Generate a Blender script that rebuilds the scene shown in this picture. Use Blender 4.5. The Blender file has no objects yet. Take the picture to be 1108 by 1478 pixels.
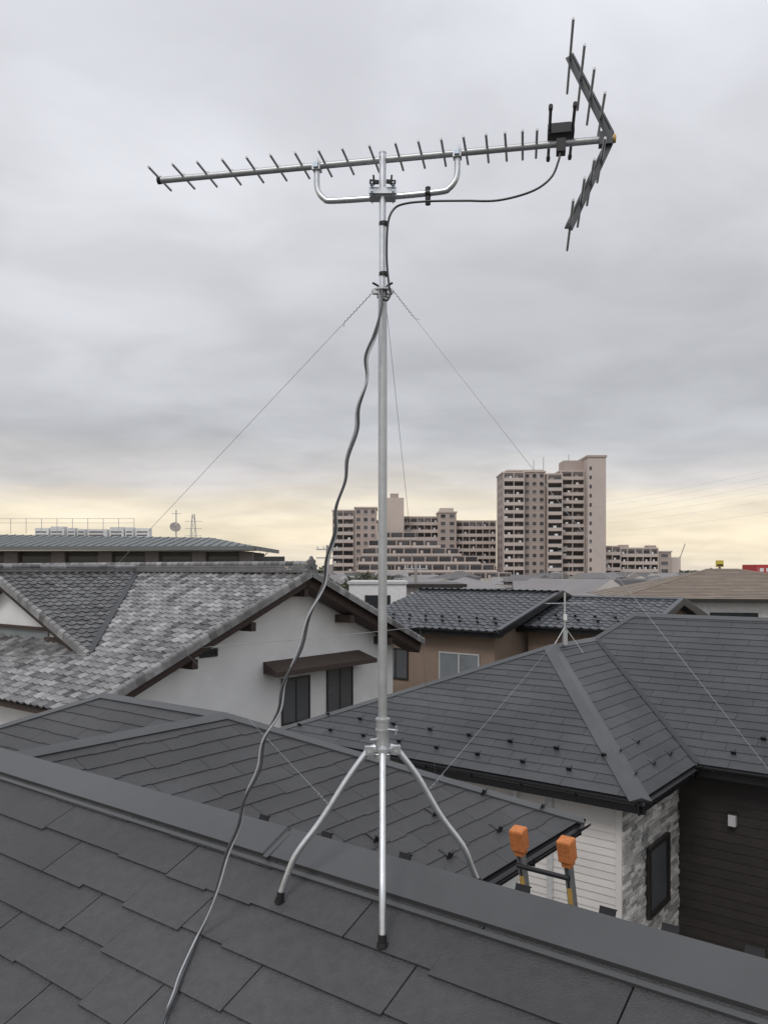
import bpy, math, random
from mathutils import Vector
random.seed(7)
H = 9.3                       # eye height above street level (m)
R2 = (-0.7926, 0.6097)        # neighbourhood grid direction (ridge of the roof we stand on)
P2 = (0.6097, 0.7926)         # the direction across it
def W(x, y, d): return Vector((x, y, H - d))          # d = drop below eye level
def G(o, a, b, d): return Vector((o[0]+R2[0]*a+P2[0]*b, o[1]+R2[1]*a+P2[1]*b, H-d))
RV = Vector((R2[0], R2[1], 0)); PV = Vector((P2[0], P2[1], 0)); ZV = Vector((0, 0, 1))
scene = bpy.context.scene

# ------------------------------------------------------------------ materials
def mat(name, col, rough=0.6, metal=0.0, tint=0.0, ns=6.0, na=0.15, bump=0.0, bs=60.0, spec=0.5, big=0.0, stretch=None):
    m = bpy.data.materials.new(name); m.use_nodes = True
    nt = m.node_tree; N = nt.nodes; L = nt.links
    b = N['Principled BSDF']
    b.inputs['Roughness'].default_value = rough
    b.inputs['Metallic'].default_value = metal
    b.inputs['Specular IOR Level'].default_value = spec
    tc = N.new('ShaderNodeTexCoord')
    src = tc.outputs['Object']
    if stretch:
        mp = N.new('ShaderNodeMapping'); mp.inputs['Scale'].default_value = stretch
        L.new(src, mp.inputs['Vector']); src = mp.outputs['Vector']
    no = N.new('ShaderNodeTexNoise'); no.inputs['Scale'].default_value = ns
    no.inputs['Detail'].default_value = 5; no.inputs['Roughness'].default_value = 0.65
    L.new(src, no.inputs['Vector'])
    mr = N.new('ShaderNodeMapRange'); mr.inputs[1].default_value = 0.25; mr.inputs[2].default_value = 0.75
    mr.inputs[3].default_value = 1-na; mr.inputs[4].default_value = 1+na
    L.new(no.outputs['Fac'], mr.inputs[0])
    at = N.new('ShaderNodeAttribute'); at.attribute_name = 'tint'
    m2 = N.new('ShaderNodeMapRange'); m2.inputs[3].default_value = 1-tint; m2.inputs[4].default_value = 1+tint
    L.new(at.outputs['Fac'], m2.inputs[0])
    mu = N.new('ShaderNodeMath'); mu.operation = 'MULTIPLY'
    L.new(mr.outputs[0], mu.inputs[0]); L.new(m2.outputs[0], mu.inputs[1])
    out = mu.outputs[0]
    if big:
        n3 = N.new('ShaderNodeTexNoise'); n3.inputs['Scale'].default_value = 0.9; n3.inputs['Detail'].default_value = 6
        L.new(tc.outputs['Object'], n3.inputs['Vector'])
        m3 = N.new('ShaderNodeMapRange'); m3.inputs[1].default_value = .3; m3.inputs[2].default_value = .7
        m3.inputs[3].default_value = 1-big; m3.inputs[4].default_value = 1+big
        L.new(n3.outputs['Fac'], m3.inputs[0])
        mu2 = N.new('ShaderNodeMath'); mu2.operation = 'MULTIPLY'
        L.new(out, mu2.inputs[0]); L.new(m3.outputs[0], mu2.inputs[1]); out = mu2.outputs[0]
    vm = N.new('ShaderNodeVectorMath'); vm.operation = 'SCALE'
    vm.inputs[0].default_value = col
    L.new(out, vm.inputs['Scale']); L.new(vm.outputs[0], b.inputs['Base Color'])
    r2 = N.new('ShaderNodeMapRange'); r2.inputs[3].default_value = max(rough-.08, .02); r2.inputs[4].default_value = min(rough+.08, 1)
    L.new(no.outputs['Fac'], r2.inputs[0]); L.new(r2.outputs[0], b.inputs['Roughness'])
    if bump:
        nb = N.new('ShaderNodeTexNoise'); nb.inputs['Scale'].default_value = bs; nb.inputs['Detail'].default_value = 4
        L.new(src, nb.inputs['Vector'])
        bp = N.new('ShaderNodeBump'); bp.inputs['Strength'].default_value = bump; bp.inputs['Distance'].default_value = 0.01
        L.new(nb.outputs['Fac'], bp.inputs['Height']); L.new(bp.outputs[0], b.inputs['Normal'])
    return m

M = {}
M['slate'] = mat('dark_slate', (0.055, 0.0555, 0.058), .58, tint=.10, ns=22, na=.22, bump=.6, bs=150, big=.20)
M['slate_c'] = mat('grey_slate', (0.053, 0.056, 0.061), .58, tint=.12, ns=9, na=.15, bump=.2, bs=60, big=.20)
M['deck'] = mat('roof_underlay', (0.010, 0.010, 0.011), .9)
M['cap'] = mat('ridge_sheet', (0.070, 0.072, 0.075), .42, tint=.03, ns=3, na=.12, big=.14, bump=.08, bs=14)
M['capdark'] = mat('dark_flashing', (0.035, 0.036, 0.04), .5)  # plain dark grey for valley flashings and ridge screws
M['black'] = mat('black_gutter', (0.012, 0.012, 0.014), .35, ns=4)
M['galv'] = mat('galvanised_steel', (0.66, 0.68, 0.70), .33, .9, ns=30, na=.12, tint=.05)
M['galvdull'] = mat('dull_galvanised', (0.52, 0.53, 0.54), .45, .75, ns=18, na=.12)
M['alu'] = mat('aluminium_tube', (0.46, 0.47, 0.48), .42, .6, ns=25, na=.12)
M['darkmetal'] = mat('dark_reflector_metal', (0.085, 0.088, 0.093), .45, .5, ns=20)
M['plastic'] = mat('black_plastic', (0.015, 0.015, 0.016), .4)
M['cable'] = mat('black_coax', (0.030, 0.030, 0.033), .28, ns=30)
M['cablemid'] = mat('dark_grey_coax', (0.065, 0.066, 0.072), .25, ns=30)
M['cablegrey'] = mat('light_grey_coax', (0.40, 0.41, 0.43), .30, ns=30)
M['wire'] = mat('steel_wire', (0.36, 0.37, 0.38), .5, .5)
M['orange'] = mat('orange_rubber', (0.55, 0.185, 0.055), .7, ns=30, na=.28, bump=.15, bs=80, tint=.15)
M['yellow'] = mat('yellow_cap', (0.6, 0.38, 0.10), .5)
M['blue'] = mat('blue_zinc', (0.40, 0.47, 0.54), .35, .8)
M['stucco'] = mat('white_stucco', (0.78, 0.78, 0.77), .9, ns=1.2, na=.06, bump=.15, bs=40, big=.06)
M['wood'] = mat('brown_timber', (0.050, 0.034, 0.028), .7, tint=.1, ns=8, na=.25)
M['kawara'] = mat('grey_clay_tile', (0.200, 0.199, 0.200), .42, tint=.66, ns=9, na=.28, bump=.2, bs=30, big=.20)
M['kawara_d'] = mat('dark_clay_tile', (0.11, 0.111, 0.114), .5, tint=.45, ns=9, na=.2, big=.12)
M['tile_f'] = mat('blue_grey_tile', (0.072, 0.078, 0.087), .42, tint=.18, ns=5, na=.18, big=.14)
M['brownwall'] = mat('brown_render', (0.25, 0.185, 0.14), .85, ns=2, na=.08, bump=.1, big=.06)
M['siding'] = mat('white_siding', (0.66, 0.63, 0.60), .6, tint=.04, ns=2, na=.06)
M['darksiding'] = mat('dark_brown_siding', (0.024, 0.020, 0.018), .6, tint=.15, ns=5, na=.2)
M['stone'] = mat('split_stone', (0.46, 0.45, 0.43), .85, tint=.5, ns=25, na=.3, bump=.5, bs=60)
M['mortar'] = mat('mortar', (0.12, 0.118, 0.115), .9)
M['glass'] = mat('window_glass', (0.03, 0.035, 0.04), .12, ns=1, na=.2)
M['glassf'] = mat('frosted_glass', (0.20, 0.22, 0.23), .3, ns=1, na=.2)
M['glassd'] = mat('grey_glass', (0.09, 0.095, 0.10), .25, ns=1, na=.2)  # grey glass, paler than the plain window glass
M['frame'] = mat('dark_window_frame', (0.025, 0.022, 0.02), .4)
M['framew'] = mat('light_window_frame', (0.5, 0.5, 0.5), .4)
M['apt'] = mat('beige_concrete', (0.40, 0.335, 0.305), .9, tint=.05, ns=.15, na=.06)
M['apt2'] = mat('pale_balcony', (0.52, 0.45, 0.41), .9, tint=.07, ns=.2, na=.06)
M['aptdark'] = mat('balcony_recess', (0.075, 0.07, 0.075), .6, tint=.65, ns=.3)
M['metalroof'] = mat('grey_metal_roof', (0.15, 0.163, 0.162), .55, ns=.6, na=.1)
M['greywall'] = mat('grey_brown_wall', (0.10, 0.090, 0.085), .85, ns=1)
M['pilaster'] = mat('taupe_pilaster', (0.20, 0.175, 0.16), .85, ns=1)
M['beigewall'] = mat('beige_wall', (0.34, 0.31, 0.29), .85, ns=1, tint=.1)
M['tanroof'] = mat('tan_tile', (0.21, 0.17, 0.135), .65, tint=.14, ns=2, na=.1)
M['townwall'] = mat('town_wall', (0.42, 0.395, 0.37), .9, tint=.6, ns=.3, na=.1)
M['townroof'] = mat('town_roof', (0.15, 0.142, 0.142), .6, tint=.75, ns=.4, na=.15)
M['bark'] = mat('bark', (0.09, 0.07, 0.055), .9, ns=5)
M['leaf'] = mat('foliage', (0.055, 0.062, 0.038), .8, tint=.6, ns=1, na=.3)
M['ground'] = mat('ground', (0.12, 0.12, 0.11), .95, ns=.15, na=.35, big=.2, bump=.2, bs=3)
M['asphalt'] = mat('asphalt', (0.05, 0.05, 0.052), .9, ns=3, na=.2)
M['paint'] = mat('road_paint', (0.7, 0.7, 0.68), .7)
M['red'] = mat('red_cladding', (0.45, 0.05, 0.05), .6)
M['white'] = mat('white_paint', (0.7, 0.7, 0.7), .5, tint=.1)
M['line'] = mat('pale_conductor', (0.42, 0.41, 0.40), .6)  # pale grey keeps the power lines faint
M['yel'] = mat('yellow_sign', (0.6, 0.45, 0.06), .5)

# ------------------------------------------------------------------ mesh builder
class MB:
    def __init__(s): s.v=[]; s.f=[]; s.m=[]; s.t=[]; s.s=[]; s.mats=[]
    def mi(s, k):
        if k not in s.mats: s.mats.append(k)
        return s.mats.index(k)
    def face(s, pts, k, t=.5, smooth=False):
        i=len(s.v); s.v.extend([tuple(p) for p in pts]); s.f.append(list(range(i,i+len(pts))))
        s.m.append(s.mi(k)); s.t.append(t); s.s.append(smooth)
    def raw(s, vs, fs, k, t=.5, smooth=False):
        i=len(s.v); s.v.extend([tuple(p) for p in vs]); q=s.mi(k)
        for f in fs:
            s.f.append([i+j for j in f]); s.m.append(q); s.t.append(t); s.s.append(smooth)
    def box(s, o, ex, ey, ez, k, t=.5):
        o=Vector(o); ex=Vector(ex); ey=Vector(ey); ez=Vector(ez)
        vs=[o,o+ex,o+ex+ey,o+ey,o+ez,o+ex+ez,o+ex+ey+ez,o+ey+ez]
        s.raw(vs,[(0,3,2,1),(4,5,6,7),(0,1,5,4),(1,2,6,5),(2,3,7,6),(3,0,4,7)],k,t)
    def cbox(s, c, ux, uy, sx, sy, sz, k, t=.5):
        ux=Vector(ux).normalized(); uy=Vector(uy).normalized(); uz=ux.cross(uy).normalized()
        s.box(Vector(c)-ux*sx/2-uy*sy/2-uz*sz/2, ux*sx, uy*sy, uz*sz, k, t)
    def beam(s, a, b, w, h, k, side=None, t=.5, up=0.0):
        a=Vector(a); b=Vector(b); d=(b-a); l=d.length; d.normalize()
        sd = d.cross(ZV) if side is None else Vector(side)
        if sd.length<1e-4: sd=Vector((1,0,0))
        sd.normalize(); u=sd.cross(d).normalized()
        if u.z<0: u=-u
        s.box(a-sd*w/2-u*h/2+u*up, d*l, sd*w, u*h, k, t)
    def tube(s, pts, r, k, seg=8, t=.5, caps=True):
        pts=[Vector(p) for p in pts]; n=len(pts)
        rs = r if isinstance(r,(list,tuple)) else [r]*n
        d0=(pts[1]-pts[0]).normalized()
        a=d0.cross(Vector((0,0,1)));
        if a.length<.05: a=d0.cross(Vector((1,0,0)))
        a.normalize(); vs=[]
        for i in range(n):
            if i==0: d=d0
            elif i==n-1: d=(pts[i]-pts[i-1]).normalized()
            else: d=((pts[i+1]-pts[i]).normalized()+(pts[i]-pts[i-1]).normalized()).normalized()
            a=(a-d*a.dot(d)).normalized(); b=d.cross(a)
            for j in range(seg):
                an=2*math.pi*j/seg
                vs.append(pts[i]+(a*math.cos(an)+b*math.sin(an))*rs[i])
        fs=[]
        for i in range(n-1):
            for j in range(seg):
                q=(j+1)%seg; fs.append((i*seg+j,i*seg+q,(i+1)*seg+q,(i+1)*seg+j))
        s.raw(vs,fs,k,t,True)
        if caps:
            s.face(vs[:seg][::-1],k,t); s.face(vs[-seg:],k,t)
    def build(s, name, parent=None):
        me=bpy.data.meshes.new(name); me.from_pydata(s.v,[],s.f)
        for k in s.mats: me.materials.append(M[k])
        me.polygons.foreach_set('material_index', s.m)
        me.polygons.foreach_set('use_smooth', s.s)
        at=me.attributes.new('tint','FLOAT','FACE'); at.data.foreach_set('value', s.t)
        me.update(); ob=bpy.data.objects.new(name, me); scene.collection.objects.link(ob)
        if parent: ob.parent=parent
        return ob
class Thing:
    def __init__(s, name): s.name=name; s.p={}
    def __getitem__(s, k):
        if k not in s.p: s.p[k]=MB()
        return s.p[k]
    def done(s):
        e=bpy.data.objects.new(s.name,None); scene.collection.objects.link(e); e.empty_display_size=.3
        for k,m in s.p.items(): m.build(k,e)
        return e

def spline(pts, n=8):
    pts=[Vector(p) for p in pts]; out=[]
    for i in range(len(pts)-1):
        p0=pts[max(i-1,0)]; p1=pts[i]; p2=pts[i+1]; p3=pts[min(i+2,len(pts)-1)]
        for j in range(n):
            t=j/n
            out.append(.5*((2*p1)+(p2-p0)*t+(2*p0-5*p1+4*p2-p3)*t*t+(3*p1-p0-3*p2+p3)*t**3))
    out.append(pts[-1]); return out

# ------------------------------------------------------------------ roof helpers
def rframe(poly):
    n=Vector((0,0,0))
    for i in range(len(poly)):
        a=poly[i]; b=poly[(i+1)%len(poly)]
        n+=a.cross(b)
    n.normalize()
    if n.z<0: n=-n
    v=(ZV-n*n.z).normalized(); u=v.cross(n)
    o=min(poly,key=lambda q:q.z)
    uv=[((q-o).dot(u),(q-o).dot(v)) for q in poly]
    ar=sum(uv[i][0]*uv[(i+1)%len(uv)][1]-uv[(i+1)%len(uv)][0]*uv[i][1] for i in range(len(uv)))
    if ar<0: uv=uv[::-1]
    return o,u,v,n,uv
def clip(sub, cl):
    out=sub
    for i in range(len(cl)):
        ax,ay=cl[i]; bx,by=cl[(i+1)%len(cl)]
        inp=out; out=[]
        if not inp: return []
        def side(q): return (bx-ax)*(q[1]-ay)-(by-ay)*(q[0]-ax)
        for j in range(len(inp)):
            c=inp[j]; p=inp[j-1]; sc=side(c); sp=side(p)
            if (sc>=0)!=(sp>=0):
                t=sp/(sp-sc); out.append((p[0]+(c[0]-p[0])*t,p[1]+(c[1]-p[1])*t))
            if sc>=0: out.append(c)
    return out
def shingles(mb, poly, k, expo=.182, width=.91, th=.008, notch=.012, tabs=3, gap=.004):
    o,u,v,n,uv=rframe(poly)
    mb.face([o+u*a+v*b-n*.006 for a,b in uv],'deck')
    umin=min(q[0] for q in uv); umax=max(q[0] for q in uv); vmax=max(q[1] for q in uv)
    row=0; vb=0.0
    while vb<vmax:
        off=-(row%2)*width*.5-random.random()*.06-((row//2)%2)*.17
        x=umin+off
        while x<umax:
            tt=random.random()
            xs=x+gap/2; fr_=[random.uniform(.6,1.4) for _ in range(tabs)]; sm=sum(fr_)
            for i in range(tabs):
                tw=(width-gap)*fr_[i]/sm
                lo=vb-(random.choice([0,0.5,1])*notch if notch else 0)
                q=[(xs,lo),(xs+tw,lo),(xs+tw,vb+expo),(xs,vb+expo)]
                c=clip(q,uv)
                if len(c)>=3:
                    P=[o+u*a+v*b+n*(th*(1-.85*(b-lo)/(vb+expo-lo))) for a,b in c]
                    mb.face(P,k,tt)
                    for j in range(len(c)):
                        a=c[j]; b=c[(j+1)%len(c)]
                        if abs(a[1]-lo)<1e-5 and abs(b[1]-lo)<1e-5 or abs(a[0]-b[0])<1e-5:
                            A=P[j]; B=P[(j+1)%len(c)]
                            mb.face([A,o+u*a[0]+v*a[1]-n*.004,o+u*b[0]+v*b[1]-n*.004,B],k,tt*.6)
                xs+=tw
            x+=width
        vb+=expo; row+=1
def span(uv, v):
    xs=[]
    for i in range(len(uv)):
        a=uv[i]; b=uv[(i+1)%len(uv)]
        if (a[1]-v)*(b[1]-v)<0:
            t=(v-a[1])/(b[1]-a[1]); xs.append(a[0]+(b[0]-a[0])*t)
    return (min(xs),max(xs)) if len(xs)>=2 else None
def pantiles(mb, poly, k, w=.27, expo=.235, amp=.03, th=.03, seg=7, flat=False):
    o,u,v,n,uv=rframe(poly)
    mb.face([o+u*a+v*b-n*.05 for a,b in uv],'deck')
    vmax=max(q[1] for q in uv); umin=min(q[0] for q in uv); vb=0
    def prof(s):
        if s<.42: return amp*math.sin(math.pi*s/.42)
        return -amp*.35*math.sin(math.pi*(s-.42)/.58)
    while vb<vmax-.02:
        sp=span(uv,min(vb+expo/2,vmax-.01))
        if sp:
            j=math.floor((sp[0]-umin)/w)
            while umin+j*w<sp[1]:
                x0=umin+j*w; a0=max(x0,sp[0]); a1=min(x0+w,sp[1])
                if a1-a0>.03:
                    tt=min(1,max(0,random.gauss(.5,.27))); jit=random.uniform(-.006,.006); jv=random.uniform(-.006,.006)
                    s0=[(a0+(a1-a0)*i/seg) for i in range(seg+1)]
                    lo=[o+u*x+v*(vb-.02+jv)+n*(prof((x-x0)/w)+th+jit) for x in s0]
                    hi=[o+u*x+v*(vb+expo)+n*(prof((x-x0)/w)+jit) for x in s0]
                    dn=[p-n*th*1.1 for p in lo]
                    m=seg+1
                    mb.raw(lo+hi,[(i,i+1,m+i+1,m+i) for i in range(seg)],k,tt,True)
                    mb.raw(lo+dn,[(i,m+i,m+i+1,i+1) for i in range(seg)],k,min(1,tt*.8+.1))
                j+=1
        vb+=expo
def cap(mb, a, b, n1, n2, w=.12, lift=.022, fold=.02, k='cap', t=.5):
    a=Vector(a); b=Vector(b); d=(b-a).normalized()
    s1=d.cross(n1).normalized(); s1=s1 if s1.dot(n2)<0 else -s1
    s2=d.cross(n2).normalized(); s2=s2 if s2.dot(n1)<0 else -s2
    up=(n1+n2).normalized()
    def pr(q): return [q+s1*w+n1*(lift-fold-.004), q+s1*w+n1*lift, q+up*(lift+.006), q+s2*w+n2*lift, q+s2*w+n2*(lift-fold-.004)]
    A=pr(a); B=pr(b)
    for i in range(4): mb.face([A[i],A[i+1],B[i+1],B[i]],k,t)
    mb.face(A,k,t); mb.face(B[::-1],k,t)
def pn(poly): return rframe(poly)[3]
def gutter(mb, a, b, out, k='black', fas=.16):
    """fascia board and half-round gutter under an eave a-b, out = outward horizontal unit"""
    a=Vector(a); b=Vector(b); out=Vector(out)
    mb.box(a-out*.03-ZV*(fas+.012), b-a, out*.02, ZV*fas, k)
    pts=[]
    for i in range(7):
        an=math.pi*i/6
        pts.append((out*(.055-.055*math.cos(an)), -ZV*(.055*math.sin(an)+.02)))
    for i in range(6):
        p=[a+pts[i][0]+pts[i][1], a+pts[i+1][0]+pts[i+1][1], b+pts[i+1][0]+pts[i+1][1], b+pts[i][0]+pts[i][1]]
        mb.face(p,k)
    for i in range(6):
        q=[x[0]*.93+out*.004+x[1]*.93 for x in pts]
        mb.face([b+q[i],b+q[i+1],a+q[i+1],a+q[i]],k)
    d=(b-a); l=d.length; d.normalize(); x=.3
    while x<l:
        mb.box(a+d*x-ZV*.09,d*.02,out*.118,ZV*.012,k); mb.box(a+d*x+out*.106-ZV*.09,d*.02,out*.012,ZV*.085,k); x+=.9
def guard(mb,c,d,v,n,sz,k='black'):
    mb.box(c-d*sz*.6, d*sz*1.2, v*.012, n*sz, k)
    mb.box(c-d*sz*.2, d*sz*.4, v*sz*1.8, n*.014, k)
    mb.box(c-d*sz*.6+n*sz-v*.015, d*sz*1.2, v*.03, n*.008, k)
def snowguards(mb, a, b, poly, up1, spacing, sz=.05, k='black', start=.2):
    o,u,v,n,uv=rframe(poly); a=Vector(a); b=Vector(b); d=(b-a); l=d.length; d.normalize()
    x=start
    while x<l:
        guard(mb,a+d*(x+random.uniform(-.015,.015))+v*up1,d,v,n,sz,k); x+=spacing
def window(T, o, u, n, w, h, glass='glass', frame='frame', fw=.05, mull=1, proud=.03):
    """o = lower-left corner on the wall plane, u along, n outward"""
    o=Vector(o); u=Vector(u).normalized(); n=Vector(n).normalized(); f=T['window_frames']; g=T['window_glass']
    g.box(o+n*.004, u*w, n*.008, ZV*h, glass, random.random())
    f.box(o, u*w, n*proud, ZV*fw, frame); f.box(o+ZV*(h-fw), u*w, n*proud, ZV*fw, frame)
    f.box(o+ZV*fw, u*fw, n*proud, ZV*(h-2*fw), frame); f.box(o+u*(w-fw)+ZV*fw, u*fw, n*proud, ZV*(h-2*fw), frame)
    for i in range(mull):
        f.box(o+u*(w*(i+1)/(mull+1)-fw/2)+ZV*fw, u*fw, n*(proud-.008), ZV*(h-2*fw), frame)
def clapboard(mb, a, b, z0, z1, n, k, step=.11, dep=.012):
    a=Vector((a[0],a[1],0)); b=Vector((b[0],b[1],0)); n=Vector(n); z=z0
    while z<z1:
        zt=min(z+step,z1)
        p0=a+n*dep+ZV*z; p1=b+n*dep+ZV*z; q0=a+ZV*zt; q1=b+ZV*zt; t=random.random()
        mb.face([p0,p1,q1,q0],k,t); mb.face([a+ZV*z,b+ZV*z,p1,p0],k,t); z=zt

# ================================================================== OUR HOUSE
O=(0.0,2.9); T46=.46; RD=1.075
def own(a,b,d): return G(O,a,b,d)
our=Thing('slate_roof_house')
front=[own(-5,0,RD),own(9,0,RD),own(9,-5.6,RD+T46*5.6),own(-5,-5.6,RD+T46*5.6)]
rear=[own(-5,0,RD),own(9,0,RD),own(9,2.5,RD+T46*2.5),own(-5,2.5,RD+T46*2.5)]
shingles(our['roof_front'],front,'slate',expo=.182,width=.91,th=.0115,notch=.018,tabs=3,gap=.006)
shingles(our['roof_rear'],rear,'slate')
nf,nr=pn(front),pn(rear)
CW=.138
x=-5
while x<9:                      # ridge sheet in lengths with lapped joints
    e=min(x+2.73,9)
    cap(our['ridge_cap'],own(x,0,RD),own(e+.03,0,RD),nf,nr,w=CW,lift=.030,fold=.032,t=random.random())
    x=e
    our['ridge_cap'].box(own(x-.012,-CW,RD+T46*CW)+nf*.031,RV*.024,(own(0,0,RD)-own(0,-CW,RD+T46*CW))*.96,nf*.002,'cap',.3)
o_,u_,v_,n_,_=rframe(front)
our['ridge_cap'].box(own(-5,-CW,RD+T46*CW)+n_*.001-v_*.020, RV*14, v_*.018, n_*.015,'cap',.3)
for i in range(16):
    our['ridge_screws'].tube([own(-4.8+i*.91,-CW-.001,RD+T46*CW)+n_*.012,own(-4.8+i*.91,-CW-.006,RD+T46*(CW+.006))+n_*.012],.004,'capdark',8)
gutter(our['gutter'],own(-5,2.5,RD+T46*2.5),own(9,2.5,RD+T46*2.5),PV)
o2,u2,v2,nr2,_=rframe(rear)
for a_ in (-1.7,-1.2,-.72,-.265,.115,.69,1.64,2.4,3.1,3.9,4.7):
    guard(our['snow_guards'],own(a_,2.36,RD+T46*2.36),RV,v2,nr2,.085)
our['walls'].box(own(-4.6,-5.1,H), RV*13.2, PV*7.1, ZV*(H-3.75),'stucco')
# hipped wing
TW=.42; AD=1.60
A=own(4.91,3.53,AD); Pk=own(7.15,3.53,AD); B=own(1.95,6.2,AD+TW*2.96)
A_s=own(4.91,.9,AD); C0=own(1.95,.9,AD+TW*2.96)
pl1=[A_s,A,B,C0]
shingles(our['wing_roof_east'],pl1,'slate',expo=.2,notch=.016,th=.010,gap=.006)
south=[A,Pk,own(10.15,.53,AD+TW*3),own(7.91,.53,AD+TW*3)]
shingles(our['wing_roof_south'],south,'slate',expo=.2,th=.010,gap=.006)
north=[B,A,Pk,own(10.1,6.2,AD+TW*2.96)]
shingles(our['wing_roof_north'],north,'slate',expo=.2)
west=[Pk,own(10.15,.53,AD+TW*3),own(10.1,6.2,AD+TW*2.96)]
shingles(our['wing_roof_west'],west,'slate',expo=.2)
n1,ns_,nn,nw=pn(pl1),pn(south),pn(north),pn(west)
wst=[A_s,A,own(6.5,1.94,AD+TW*1.59),own(6.5,.9,AD+TW*1.59)]
shingles(our['wing_roof_valley'],wst,'slate',expo=.2)
cap(our['wing_caps'],A_s,A,n1,pn(wst),w=.11); cap(our['wing_caps'],A,B,n1,nn,w=.11,lift=.024)
cap(our['wing_caps'],A,Pk,ns_,nn,w=.1); cap(our['wing_caps'],Pk,own(10.1,.58,AD+TW*2.95),ns_,nw,w=.1)
gutter(our['gutter'],C0,B,-RV); gutter(our['gutter'],B,own(10,6.2,AD+TW*2.96),PV)
snowguards(our['snow_guards'],C0,B,pl1,.35,.95,sz=.075); snowguards(our['snow_guards'],C0,B,pl1,.85,.95,sz=.075,start=.65)
our['walls'].box(own(2.5,1.0,H), RV*7, PV*4.7, ZV*(H-3.15),'stucco')
our['soffit'].box(own(1.98,1.0,AD+TW*2.96+.16), RV*.6, PV*5.1, ZV*.02,'black')
our.done()

# ================================================================== TV ANTENNA ON ITS MAST
ant=Thing('tv_antenna_mast')
MX,MY=-.005,2.9
m=ant['mast']
m.tube([W(MX,MY,.64),W(MX,MY,-.985)],.0162,'galvdull',24)
m.tube([W(MX,MY,-.96),W(MX,MY,-1.508)],.0128,'galv',24)
m.tube([W(MX,MY,-.985),W(MX,MY,-1.0)],[.0162,.0132],'galv',24)
m.tube([W(MX,MY,-1.508),W(MX,MY,-1.513)],.0136,'galvdull',20)
s=ant['roof_stand']
s.tube([W(MX,MY,.545),W(MX,MY,.655)],.0235,'galvdull',24)
s.tube([W(MX,MY,.548),W(MX,MY,.556)],.0265,'galv',24)
s.tube([W(MX,MY,.585),W(MX,MY,.593)],.0265,'galv',24)
s.tube([W(MX+.02,MY-.012,.585),W(MX+.055,MY-.03,.585)],.004,'galv',8)
s.cbox(W(MX+.05,MY-.028,.585),(1,-.5,0),(0,0,1),.004,.03,.012,'galv')
s.tube([W(MX-.02,MY-.012,.62),W(MX-.045,MY-.025,.62)],.004,'galv',8)
s.tube([W(MX,MY,.652),W(MX,MY,.662)],.040,'galv',24)
s.tube([W(MX,MY,.662),W(MX,MY,.70)],.028,'galvdull',20)
for fx,fy in [(-.365,-.06),(.0,-.37),(.35,.035),(-.0,.38)]:
    l=math.hypot(fx,fy); dx,dy=fx/l,fy/l
    pc=fx*P2[0]+fy*P2[1]; fd=RD+T46*abs(pc)-.012
    def lp(rad,dr): return W(MX+dx*rad,MY+dy*rad,dr)
    path=spline([lp(.026,.650),lp(.05,.660),lp(.075,.690),lp(.13,.765),lp(l*.60,.905),lp(l*.80,1.0),lp(l*.875,1.045),lp(l*.935,1.10),lp(l,fd-.02)],5)
    s.tube(path,.0115,'galv',14)
    s.tube([lp(l*.992,fd-.034),lp(l,fd-.005)],.0140,'plastic',14)
    s.tube([lp(l,fd-.008),lp(l+.003,fd+.006)],.018,'plastic',14)
    s.cbox(lp(.045,.662),(dx,dy,0),(-dy,dx,0),.04,.028,.030,'galvdull')
    s.tube([lp(.05,.668)+Vector((-dy,dx,0))*.024,lp(.05,.668)-Vector((-dy,dx,0))*.024],.004,'galv',8)
g=ant['guy_ring']
g.tube([W(MX,MY,-.985),W(MX,MY,-1.02)],.021,'galvdull',20)
g.tube([W(MX,MY,-1.005),W(MX,MY,-1.01)],.040,'galvdull',20)
for sx in(-1,1):
    g.tube([W(MX+sx*.015,MY-.02,-1.02),W(MX+sx*.036,MY-.03,-1.028)],.004,'plastic',8)
    g.cbox(W(MX+sx*.026,MY-.02,-.998),(1,0,0),(0,1,0),.02,.016,.014,'galvdull')
BD=Vector((1,-.18,0)).normalized(); ED=Vector((.18,1,0)).normalized(); BZ=-1.503
def bm_(X,dz=0,off=0): 
    return W(X,2.932-.18*X,BZ-dz)+ED*off
b=ant['boom']
bb=bm_(-.872); be=bm_(.80)
b.tube([bb,be],.0122,'alu',16)
b.tube([bb-BD*.004,bb+BD*.010],.0140,'plastic',14); b.tube([be,be+BD*.010],.0145,'yellow',14)
el=ant['director_elements']
for X in [-.867,-.771,-.677,-.580,-.488,-.397,-.306,-.219,-.1335,-.036,.056,.137,.216,.295,.371,.436,.494,.542]:
    hl=.098 + random.uniform(-.002,.002); tl_=random.uniform(-.0015,.0015)
    el.tube([bm_(X+tl_,.006,-hl),bm_(X-tl_,.006,hl)],.0046,'alu',8)
    el.cbox(bm_(X,.011),BD,ED,.014,.016,.008,'galvdull')
ra=ant['radiator']
for X in(.586,.664):
    ra.tube([bm_(X,.035,-.17),bm_(X,.035,.17)],.0055,'darkmetal',10)
    for sg in(-1,1): ra.tube([bm_(X,.035,sg*.158),bm_(X,.035,sg*.180)],.0075,'plastic',10)
mbx=ant['matching_box']
mbx.cbox(bm_(.625,.038),BD,ED,.092,.07,.032,'plastic')
mbx.cbox(bm_(.625,-.018,-.01),BD,ED,.032,.04,.045,'plastic')
mbx.cbox(bm_(.625,.058),BD,ED,.066,.045,.01,'plastic')
rf=ant['corner_reflector']; ap=bm_(.79)
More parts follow.
